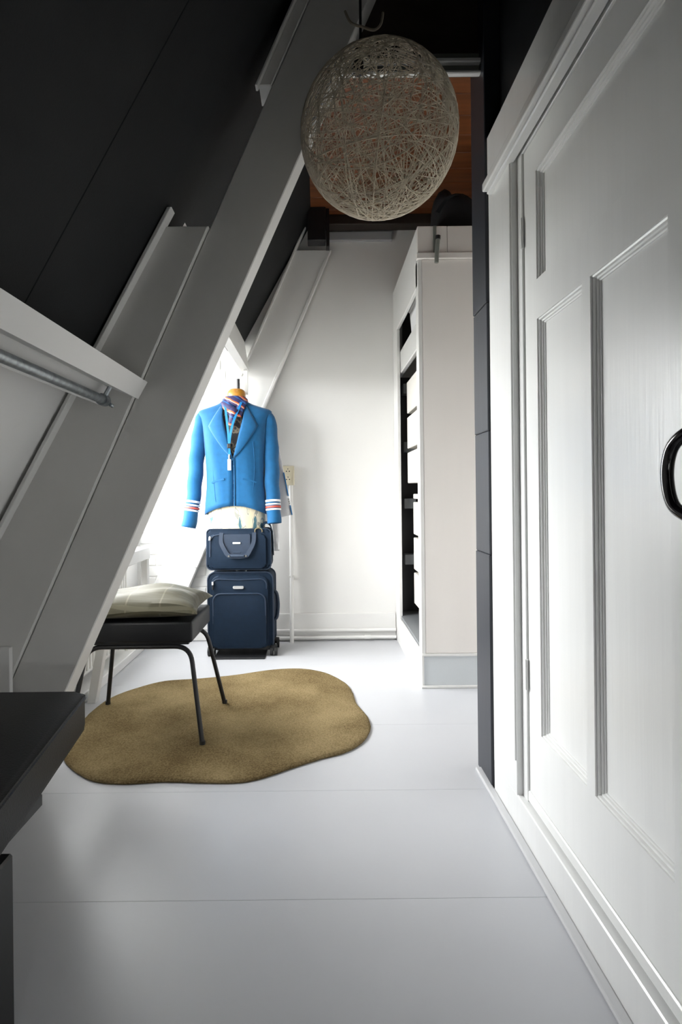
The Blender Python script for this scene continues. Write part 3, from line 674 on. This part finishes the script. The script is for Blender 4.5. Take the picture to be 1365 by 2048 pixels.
tb = thing('carry_bag', 'navy fabric carry-on bag with strap handles on top of the suitcase', 'bag', (-0.485, 3.54, 0.523))
BX0, BX1, BZ0, BZ1 = -0.684, -0.300, 0.522, 0.765
obj('body', PR(rrect(BX0, BX1, BZ0, BZ1, 0.025, 0.03), 'y', 3.462, 3.64, 0.014, 3), NAVY, tb, True)
fp = obj('front_pocket', PR(rrect(BX0 + .018, BX1 - .028, BZ0 + .008, BZ1 - .028, 0.03, 0.025), 'y', 3.448, 3.466, 0.008, 3), NAVY, tb, True)
obj('pocket_panel', PR(rrect(-0.580, -0.420, 0.600, 0.735, 0.006, 0.03), 'y', 3.443, 3.450, 0.003, 2), NAVY2, fp)
hpts = smooth_path([(-0.592, 3.444, 0.745), (-0.594, 3.438, 0.690), (-0.580, 3.432, 0.655), (-0.553, 3.428, 0.613), (-0.535, 3.427, 0.606), (-0.490, 3.426, 0.604), (-0.452, 3.427, 0.606), (-0.436, 3.428, 0.613), (-0.410, 3.432, 0.660), (-0.398, 3.438, 0.695), (-0.396, 3.444, 0.745)], 4)
hd = obj('handle', T(hpts, 0.01, flat=(0.024, 0.005), up=(0, -1, 0)), NAVY2, tb)
obj('handle_grip', T([(-0.535, 3.4245, 0.606), (-0.455, 3.4245, 0.606)], 0.009, 10), NAVY2, hd, True)
for x in (-0.546, -0.444): obj('rivet', T([(x, 3.424, 0.607), (x, 3.418, 0.607)], 0.006, 10), STEEL, hd, True)
obj('badge', B(-0.525, -0.478, 3.439, 3.4445, 0.676, 0.688, 0.0015, 1), SILV, tb)
obj('lower_badge', B(-0.523, -0.478, 3.440, 3.4445, 0.622, 0.630, 0.0015, 1), NAVY2, tb)
z2 = obj('zip', T([(BX0 + .022, 3.447, 0.60), (BX0 + .024, 3.4475, 0.70), (BX0 + .045, 3.4475, 0.727), (-0.60, 3.4475, 0.735)], 0.004, 6), NAVY2, tb, True)
obj('zip_pull', T([(BX0 + .024, 3.443, 0.722), (BX0 + .022, 3.438, 0.700)], 0.007, 8), SILV, z2, True)
dr = obj('strap_ring', T([(-0.371 + .022 * math.cos(a), 3.455, 0.752 + .019 * math.sin(a)) for a in [R(k) for k in range(-20, 201, 20)]], 0.0035, 6), BRASS, tb, True)
obj('shoulder_strap', T(smooth_path([(-0.352, 3.52, 0.752), (-0.345, 3.50, 0.790), (-0.322, 3.50, 0.800), (-0.300, 3.51, 0.772), (-0.294, 3.54, 0.70), (-0.292, 3.56, 0.60)], 5), 0.02, flat=(0.036, 0.006), up=(1, 0, 0)), NAVY, tb)
obj('edge_welt', T([(x, 3.466, z) for x, z in rrect(BX0 - .001, BX1 + .001, BZ0 - .001, BZ1, 0.025, 0.03)], 0.004, 6, closed=True), NAVY2, tb, True)

# ================================================================== MANNEQUIN, JACKET, SCARF, LANYARD
MX, MY = -0.517, 3.545
def sup(a, n): c = math.cos(a); return math.copysign(abs(c) ** (2 / n), c)
def sups(a, n): c = math.sin(a); return math.copysign(abs(c) ** (2 / n), c)
# jacket rings: z, half width, half depth, side drop
JR = [(0.905, 0.192, 0.106, 0.055), (0.955, 0.187, 0.103, 0.03), (1.03, 0.178, 0.098, 0.01), (1.11, 0.178, 0.098, 0.0), (1.19, 0.183, 0.104, 0.0), (1.26, 0.188, 0.112, 0.0), (1.33, 0.192, 0.113, 0.0),
      (1.39, 0.199, 0.105, 0.0), (1.430, 0.210, 0.094, 0.0), (1.462, 0.223, 0.080, 0.0), (1.482, 0.226, 0.066, 0.0), (1.493, 0.212, 0.062, 0.0), (1.507, 0.165, 0.061, 0.0), (1.522, 0.118, 0.060, 0.0), (1.540, 0.082, 0.058, 0.0), (1.556, 0.074, 0.056, 0.0)]
def jr(z):
    for a, b in zip(JR[:-1], JR[1:]):
        if a[0] <= z <= b[0]:
            t = (z - a[0]) / (b[0] - a[0]); return a[1] + (b[1] - a[1]) * t, a[2] + (b[2] - a[2]) * t
    return JR[-1][1:3] if z > 1 else JR[0][1:3]
NN = 2.6
def front_y(x, z):
    hw, hd_ = jr(z); t = max(0, 1 - abs(x / hw) ** NN); return MY - hd_ * t ** (1 / NN)
V0 = 1.195
def vhalf(z): return 0.0015 if z <= V0 else 0.0015 + 0.062 * min(1, (z - V0) / 0.25) ** 0.9
def jacket_body(scale=1.0, closed=False, zmin=0, ring_src=JR):
    bm = bmesh.new(); rings = []; n = 56
    zs_ = []
    for a, b in zip(JR[:-1], JR[1:]):
        m_ = max(1, int((b[0] - a[0]) / 0.02)); zs_ += [(a[0] + (b[0] - a[0]) * k / m_) for k in range(m_)]
    zs_.append(JR[-1][0])
    for z in zs_:
        hw, hd_ = jr(z); drop = 0
        for a, b in zip(JR[:-1], JR[1:]):
            if a[0] <= z <= b[0]: t = (z - a[0]) / (b[0] - a[0]); drop = a[3] + (b[3] - a[3]) * t
        xh = min(vhalf(z), hw * 0.9); xo = 0.006
        # front opening: angle whose x equals the V half width
        th = math.asin(min(1, (xh / hw) ** (NN / 2)))
        ring = []
        for k in range(n + 1):
            a = -math.pi / 2 + th + (2 * math.pi - 2 * th) * k / n
            x = hw * sup(a, NN); y_ = hd_ * sups(a, NN)
            fold = 0.004 * math.sin(a * 7 + z * 9) * min(1, abs(x) / 0.08) * (1 if z < 1.3 else 0.3)
            zz = z - drop * (abs(x) / hw) ** 2
            ring.append(bm.verts.new((MX + x, MY + y_ * (1 + fold / 0.1), zz)))
        rings.append(ring)
    for a, b in zip(rings[:-1], rings[1:]):
        for k in range(n): bm.faces.new((a[k], a[k + 1], b[k + 1], b[k]))
    return bm
def solidify(o, th, off=1.0):
    md = o.modifiers.new('thickness', 'SOLIDIFY'); md.thickness = th; md.offset = off; return o
mn = thing('mannequin', 'tailor mannequin with printed cream torso and amber neck cap on a black stand', 'mannequin', (MX, 3.52, 0))
TR = [(0.768, 0.178, 0.088), (0.80, 0.180, 0.090), (0.90, 0.176, 0.090), (1.03, 0.160, 0.084), (1.15, 0.160, 0.085), (1.28, 0.175, 0.096), (1.38, 0.180, 0.085), (1.45, 0.165, 0.066), (1.495, 0.10, 0.056), (1.53, 0.058, 0.050), (1.55, 0.050, 0.046)]
def loft(rings_def, cx, cy, n=40, nn=2.4, cap=True):
    bm = bmesh.new(); rings = []
    for (z, hw, hd_) in rings_def:
        rings.append([bm.verts.new((cx + hw * sup(2 * math.pi * k / n, nn), cy + hd_ * sups(2 * math.pi * k / n, nn), z)) for k in range(n)])
    for a, b in zip(rings[:-1], rings[1:]):
        for k in range(n): bm.faces.new((a[k], a[(k + 1) % n], b[(k + 1) % n], b[k]))
    if cap: bm.faces.new(list(reversed(rings[0]))); bm.faces.new(rings[-1])
    return bm
obj('torso', loft(TR, MX, MY), TORSOM, mn, True)
obj('neck_cap', loft([(1.545, 0.053, 0.050), (1.560, 0.056, 0.053), (1.592, 0.057, 0.054), (1.608, 0.052, 0.049), (1.620, 0.040, 0.038), (1.624, 0.010, 0.01)], MX + .010, MY, 24, 2.2), AMBER, mn, True)
obj('pole', T([(MX + .018, 3.676, 0.010), (MX + .018, 3.676, 0.83), (MX + .018, 3.62, 0.86)], 0.011, 10), TUBEB, mn, True)
obj('top_rod', T([(MX + .021, MY, 1.62), (MX + .021, MY, 1.685)], 0.0095, 8), TUBEB, mn, True)
obj('base_plate', B(-0.638, -0.335, 3.39, 3.70, 0.0, 0.010, 0.002, 1), BLACKP, mn)
# blouse under the jacket
bl = obj('blouse', loft([(z, hw * 1.02, hd_ * 1.03 + .002) for z, hw, hd_ in TR if 1.1 < z < 1.5], MX, MY, 40, 2.4, False), BLOUSEM)
tag(bl, 'dark patterned blouse showing in the neckline of the blue jacket', 'blouse')
# jacket
jk = thing('uniform_jacket', 'bright blue uniform jacket buttoned on the mannequin', 'jacket', (MX, MY, 0.85))
solidify(obj('body', jacket_body(), BLUEJ, jk, True), 0.003, -1.0)
def patch(fn_in, fn_out, z0, z1, off, n=18, m=6, side=1):
    bm = bmesh.new(); rows = []
    for i in range(n + 1):
        z = z0 + (z1 - z0) * i / n; a, b = fn_in(z), fn_out(z); row = []
        for j in range(m + 1):
            x = a + (b - a) * j / m; o_ = off * (1 + 0.6 * math.sin(math.pi * j / m))
            row.append(bm.verts.new((MX + side * x, front_y(x, z) - o_, z)))
        rows.append(row)
    for i in range(n):
        for j in range(m): bm.faces.new((rows[i][j], rows[i][j + 1], rows[i + 1][j + 1], rows[i + 1][j]))
    return bm
def lap_out(z):
    t = (z - V0) / (1.50 - V0)
    if t < 0.62: return 0.003 + 0.147 * (t / 0.62) ** 0.75
    return 0.150 - 0.066 * ((t - 0.62) / 0.38)
for s in (-1, 1):
    lo = obj('lapel', patch(vhalf, lap_out, V0 + .002, 1.505, 0.006, side=s), BLUEJ, jk, True); solidify(lo, 0.004, 0)
co = solidify(obj('collar', loft([(1.498, 0.088, 0.070), (1.53, 0.080, 0.064), (1.562, 0.073, 0.059)], MX, MY + .008, 32, 2.3, False), BLUEJ, jk, True), 0.004)
# cut the collar front open
bmc = bmesh.new(); bmc.from_mesh(co.data); bmesh.ops.delete(bmc, geom=[f for f in bmc.faces if f.calc_center_median().y < MY - 0.02], context='FACES'); bmc.to_mesh(co.data); bmc.free()
obj('front_edge', T([(MX + .006, front_y(0.006, z) - .003, z) for z in [0.905 + k * 0.029 for k in range(11)]], 0.0035, 6), BLUEJ, jk, True)
bt = obj('button', T([(MX - .008, front_y(0, 1.185) - .002, 1.185), (MX - .008, front_y(0, 1.185) - .008, 1.185)], 0.010, 14), BLUEJ, jk, True)
for s in (-1, 1):
    obj('pocket_welt', T([(MX + s * .055, front_y(.055, 1.065) - .003, 1.067), (MX + s * .10, front_y(.10, 1.055) - .003, 1.057), (MX + s * .135, front_y(.135, 1.045) - .003, 1.045)], 0.003, flat=(0.010, 0.004), up=(0, -1, 0)), BLUEJ, jk, True)
    obj('princess_seam', T([(MX + s * (.105 + .02 * math.sin((z - .9) * 6)), front_y(.105 + .02 * math.sin((z - .9) * 6), z) - .0005, z) for z in [0.93 + k * 0.03 for k in range(13)]], 0.0018, 5), BLUEJ, jk, True)
def sleeve(pts, rads, name='sleeve'):
    path = smooth_path(pts, 6); n = len(path)
    rl = []
    for i in range(n):
        t = i / (n - 1) * (len(rads) - 1); k = min(int(t), len(rads) - 2); rl.append(rads[k] + (rads[k + 1] - rads[k]) * (t - k))
    bm = bmesh.new(); tube(bm, path, rl, 20, up=(0, -1, 0))
    top = [f for f in bm.faces if len(f.verts) > 4]
    bmesh.ops.delete(bm, geom=top, context='FACES_ONLY')
    rnd = random.Random(11)
    for v in bm.verts:
        v.co.x += 0.0028 * math.sin(v.co.z * 42 + v.co.y * 30); v.co.y += 0.003 * math.sin(v.co.z * 33 + 1)
    return bm, path, rl
SL = {1: ([(MX + .186, MY, 1.478), (MX + .206, MY, 1.44), (MX + .216, MY - .004, 1.33), (MX + .222, MY - .010, 1.18), (MX + .226, MY - .020, 1.02), (MX + .232, MY - .035, 0.885), (MX + .238, MY - .045, 0.795)], [0.018, 0.040, 0.047, 0.047, 0.045, 0.043, 0.044]),
      -1: ([(MX - .186, MY, 1.478), (MX - .206, MY, 1.44), (MX - .222, MY - .004, 1.33), (MX - .240, MY - .008, 1.18), (MX - .252, MY - .014, 1.02), (MX - .266, MY - .025, 0.90), (MX - .288, MY - .035, 0.775)], [0.018, 0.040, 0.047, 0.047, 0.045, 0.043, 0.046])}
for s in (1, -1):
    bm, path, rl = sleeve(*SL[s]); so_ = obj('sleeve', bm, BLUEJ, jk, True); solidify(so_, 0.004, -1)
    def at_z(z):
        for a, b, ra, rb_ in zip(path[:-1], path[1:], rl[:-1], rl[1:]):
            if b.z <= z <= a.z:
                t = (a.z - z) / (a.z - b.z); return a.lerp(b, t), ra + (rb_ - ra) * t
        return path[-1], rl[-1]
    for z, th, m_ in ((0.930, 0.013, SILVERW), (0.909, 0.010, SILVERW), (0.893, 0.012, REDM), (0.878, 0.010, SILVERW)):
        p1, r1 = at_z(z + th / 2); p2, r2_ = at_z(z - th / 2)
        bm = bmesh.new(); tube(bm, [p1, p2], [r1 + .0042, r2_ + .0042], 24, up=(0, -1, 0)); bmesh.ops.delete(bm, geom=[f for f in bm.faces if len(f.verts) > 4], context='FACES_ONLY')
        br = obj('cuff_braid', bm, m_, so_, True); solidify(br, 0.003, -1)
# scarf
sf = thing('neck_scarf', 'purple, orange and white striped scarf knotted at the mannequin neck', 'scarf', (MX, MY, 1.42))
obj('wrap', loft([(1.500, 0.076, 0.068), (1.515, 0.084, 0.077), (1.532, 0.083, 0.077), (1.546, 0.078, 0.072), (1.560, 0.075, 0.068), (1.572, 0.062, 0.058)], MX + .003, MY - .004, 36, 2.1, False), SCARFM, sf, True)
def ribbon(pts, w0, w1, th=0.004, n=5):
    path = smooth_path(pts, n); bm = bmesh.new(); N = len(path); rows = []
    for i, p in enumerate(path):
        t = (path[min(i + 1, N - 1)] - path[max(i - 1, 0)]).normalized(); c = t.cross(Vector((0, -1, 0))).normalized(); wd = w0 + (w1 - w0) * i / (N - 1)
        row = []
        for j in range(5):
            u = -1 + j / 2; row.append(bm.verts.new(p + c * (u * wd / 2) + Vector((0, 0.006 * u * u + 0.0025 * math.sin(5 * u + i), 0))))
        rows.append(row)
    for i in range(N - 1):
        for j in range(4): bm.faces.new((rows[i][j], rows[i][j + 1], rows[i + 1][j + 1], rows[i + 1][j]))
    return bm
fy = MY - .085
solidify(obj('drape', ribbon([(MX - .058, MY - .060, 1.545), (MX - .040, fy - .002, 1.510), (MX - .010, fy - .014, 1.478), (MX + .006, fy - .020, 1.455)], 0.050, 0.060), SCARFM, sf, True), 0.004)
solidify(obj('drape', ribbon([(MX + .062, MY - .060, 1.545), (MX + .050, fy - .002, 1.510), (MX + .040, fy - .012, 1.478), (MX + .034, fy - .018, 1.440)], 0.052, 0.040), SCARFM, sf, True), 0.004)
obj('knot', blob(bmesh.new(), (MX + .004, fy - .022, 1.470), 0.026, 0.016, 0.022, 9, 0.15, 16, 10, False), SCARFM, sf, True)
solidify(obj('tail', ribbon([(MX + .002, fy - .024, 1.466), (MX - .004, fy - .032, 1.43), (MX - .008, fy - .036, 1.385)], 0.030, 0.040), SCARFM, sf, True), 0.004)
# lanyard with badge
ly = thing('lanyard', 'blue lanyard with white clip tag hanging over the jacket front', 'lanyard', (MX - .018, MY - .125, 1.15))
def lpt(x, z, o_): return (MX + x, front_y(x, z) - o_, z)
obj('cord', T(smooth_path([(MX - .050, MY - .078, 1.515), lpt(-.040, 1.46, .022), lpt(-.026, 1.36, .020), lpt(-.020, 1.275, .016)], 5), 0.005, flat=(0.013, 0.002), up=(0, -1, 0)), BLUEL, ly)
obj('cord', T(smooth_path([(MX + .050, MY - .080, 1.530), lpt(.030, 1.47, .034), lpt(.006, 1.40, .028), lpt(-.010, 1.33, .021), lpt(-.018, 1.275, .017)], 5), 0.005, flat=(0.013, 0.002), up=(0, -1, 0)), BLUEL, ly)
obj('buckle', B(MX - .030, MX - .008, front_y(-.02, 1.26) - .024, front_y(-.02, 1.26) - .012, 1.248, 1.276, 0.003, 1), RUBBER, ly)
obj('cord_end', T([lpt(-.019, 1.25, .016), lpt(-.019, 1.21, .014)], 0.005, flat=(0.013, 0.002), up=(0, -1, 0)), BLUEL, ly)
obj('clip', T([lpt(-.019, 1.212, .015), lpt(-.020, 1.185, .015)], 0.0065, 8), STEEL, ly, True)
obj('name_tag', B(MX - .031, MX - .010, front_y(-.02, 1.15) - .018, front_y(-.02, 1.15) - .013, 1.118, 1.184, 0.002, 1), SILVERW, ly)
# white shirt hanging behind the jacket
ws = thing('white_shirt', 'white shirt with a blue edge stripe hanging behind the blue jacket', 'shirt', (-0.28, 3.66, 0.70))
def shirt():
    bm = bmesh.new(); rows = []; n, m = 24, 12
    for i in range(n + 1):
        t = i / n; zt = 1.44 - t * 0.60
        xl = -0.44 + 0.04 * t; xr_ = -0.290 + 0.110 * t
        row = []
        for j in range(m + 1):
            u = j / m; x = xl + (xr_ - xl) * u
            z = zt - (0.05 * (1 - u)) * t
            row.append(bm.verts.new((x, 3.650 + 0.010 * math.sin(u * 9 + t * 3) + 0.025 * u * t, z)))
        rows.append(row)
    for i in range(n):
        for j in range(m): bm.faces.new((rows[i][j], rows[i][j + 1], rows[i + 1][j + 1], rows[i + 1][j]))
    return bm
solidify(obj('sleeve', shirt(), SILVERW, ws, True), 0.006)
def edge_pt(t): return (-0.290 + 0.110 * t + .002, 3.650 + 0.010 * math.sin(9 + t * 3) + 0.025 * t - .004, 1.44 - 0.60 * t)
obj('edge_stripe', T([edge_pt(t / 20) for t in range(11, 17)], 0.004, flat=(0.006, 0.010), up=(0, -1, 0)), BLUEL, ws)
obj('edge_stripe', T([edge_pt(t / 40) for t in range(36, 41)], 0.004, flat=(0.006, 0.010), up=(0, -1, 0)), BLUEL, ws)
for t in (0.83, 0.85, 0.87): obj('edge_mark', T([edge_pt(t), edge_pt(t + .008)], 0.003, flat=(0.006, 0.008), up=(0, -1, 0)), TUBEB, ws)
solidify(obj('shirt_tail', ribbon([(-0.290, 3.645, 0.90), (-0.282, 3.640, 0.80), (-0.280, 3.648, 0.70), (-0.277, 3.652, 0.612)], 0.05, 0.032), SILVERW, ws, True), 0.004)

# ================================================================== STRING BALL LAMP
LX, LY, LZ, LR = 0.164, 1.50, 1.912, 0.203
la = thing('pendant_lamp', 'large round string-ball pendant lamp', 'lamp', (LX, LY, LZ + LR))
def strings(nr):
    verts, faces = [], []; rnd = random.Random(21); seg = 44
    for q in range(nr):
        # random axis
        z = rnd.uniform(-1, 1); a = rnd.uniform(0, 2 * math.pi); s = math.sqrt(1 - z * z); n = Vector((s * math.cos(a), s * math.sin(a), z))
        u = n.orthogonal().normalized(); v = n.cross(u)
        off = rnd.gauss(0, 0.30); off = max(-0.8, min(0.8, off)); rr = math.sqrt(1 - off * off); rad = LR * rnd.uniform(0.988, 1.004); th = rnd.choice((0.0010, 0.0012, 0.0015))
        wob = rnd.uniform(0, 6); wa = rnd.uniform(0, 0.05); base = len(verts)
        for k in range(seg):
            t = 2 * math.pi * k / seg; o2 = off + wa * math.sin(2 * t + wob)
            d = (u * math.cos(t) + v * math.sin(t)) * rr + n * o2; d.normalize()
            d.x *= 1.0; p = d * rad
            tg_ = (-u * math.sin(t) + v * math.cos(t)).normalized(); e = tg_.cross(d).normalized()
            for ang in (90, 210, 330):
                verts.append(p + d * (math.sin(R(ang)) * th) + e * (math.cos(R(ang)) * th))
        for k in range(seg):
            k2 = (k + 1) % seg
            for j in range(3):
                j2 = (j + 1) % 3; faces.append((base + k * 3 + j, base + k * 3 + j2, base + k2 * 3 + j2, base + k2 * 3 + j))
    me = bpy.data.meshes.new('string_shell'); me.from_pydata([tuple(v + Vector((LX, LY, LZ))) for v in verts], [], faces); me.materials.append(STRING)
    for p in me.polygons: p.use_smooth = True
    o = bpy.data.objects.new('string_shell', me); COL.objects.link(o); o.parent = la; o.matrix_parent_inverse = Matrix.Translation(-Vector(la.location)); o['kind'] = 'stuff'
    return o
strings(150)
obj('cord', T([(LX - .045, LY, CEIL - .001), (LX - .045, LY, LZ + LR + .06), (LX - .052, LY, LZ + 0.185)], 0.0035, 8), TUBEB, la, True)
bs = obj('bulb_holder', T([(LX - .052, LY, LZ + .188), (LX - .052, LY, LZ + .160)], 0.014, 12), TUBEB, la, True)
obj('hanging_twine', T(smooth_path([(LX - .085, LY, 2.235), (LX - .070, LY, 2.205), (LX - .040, LY - .004, 2.190), (LX - .010, LY - .004, 2.182), (LX + .008, LY, 2.200), (LX + .014, LY, 2.230)], 5), 0.0035, 6), ROPE, la, True)
obj('ceiling_hook', T([(LX - .045, LY, CEIL - .001), (LX - .045, LY, CEIL - .03)], [0.03, 0.02], 14), TUBEB, la, True)
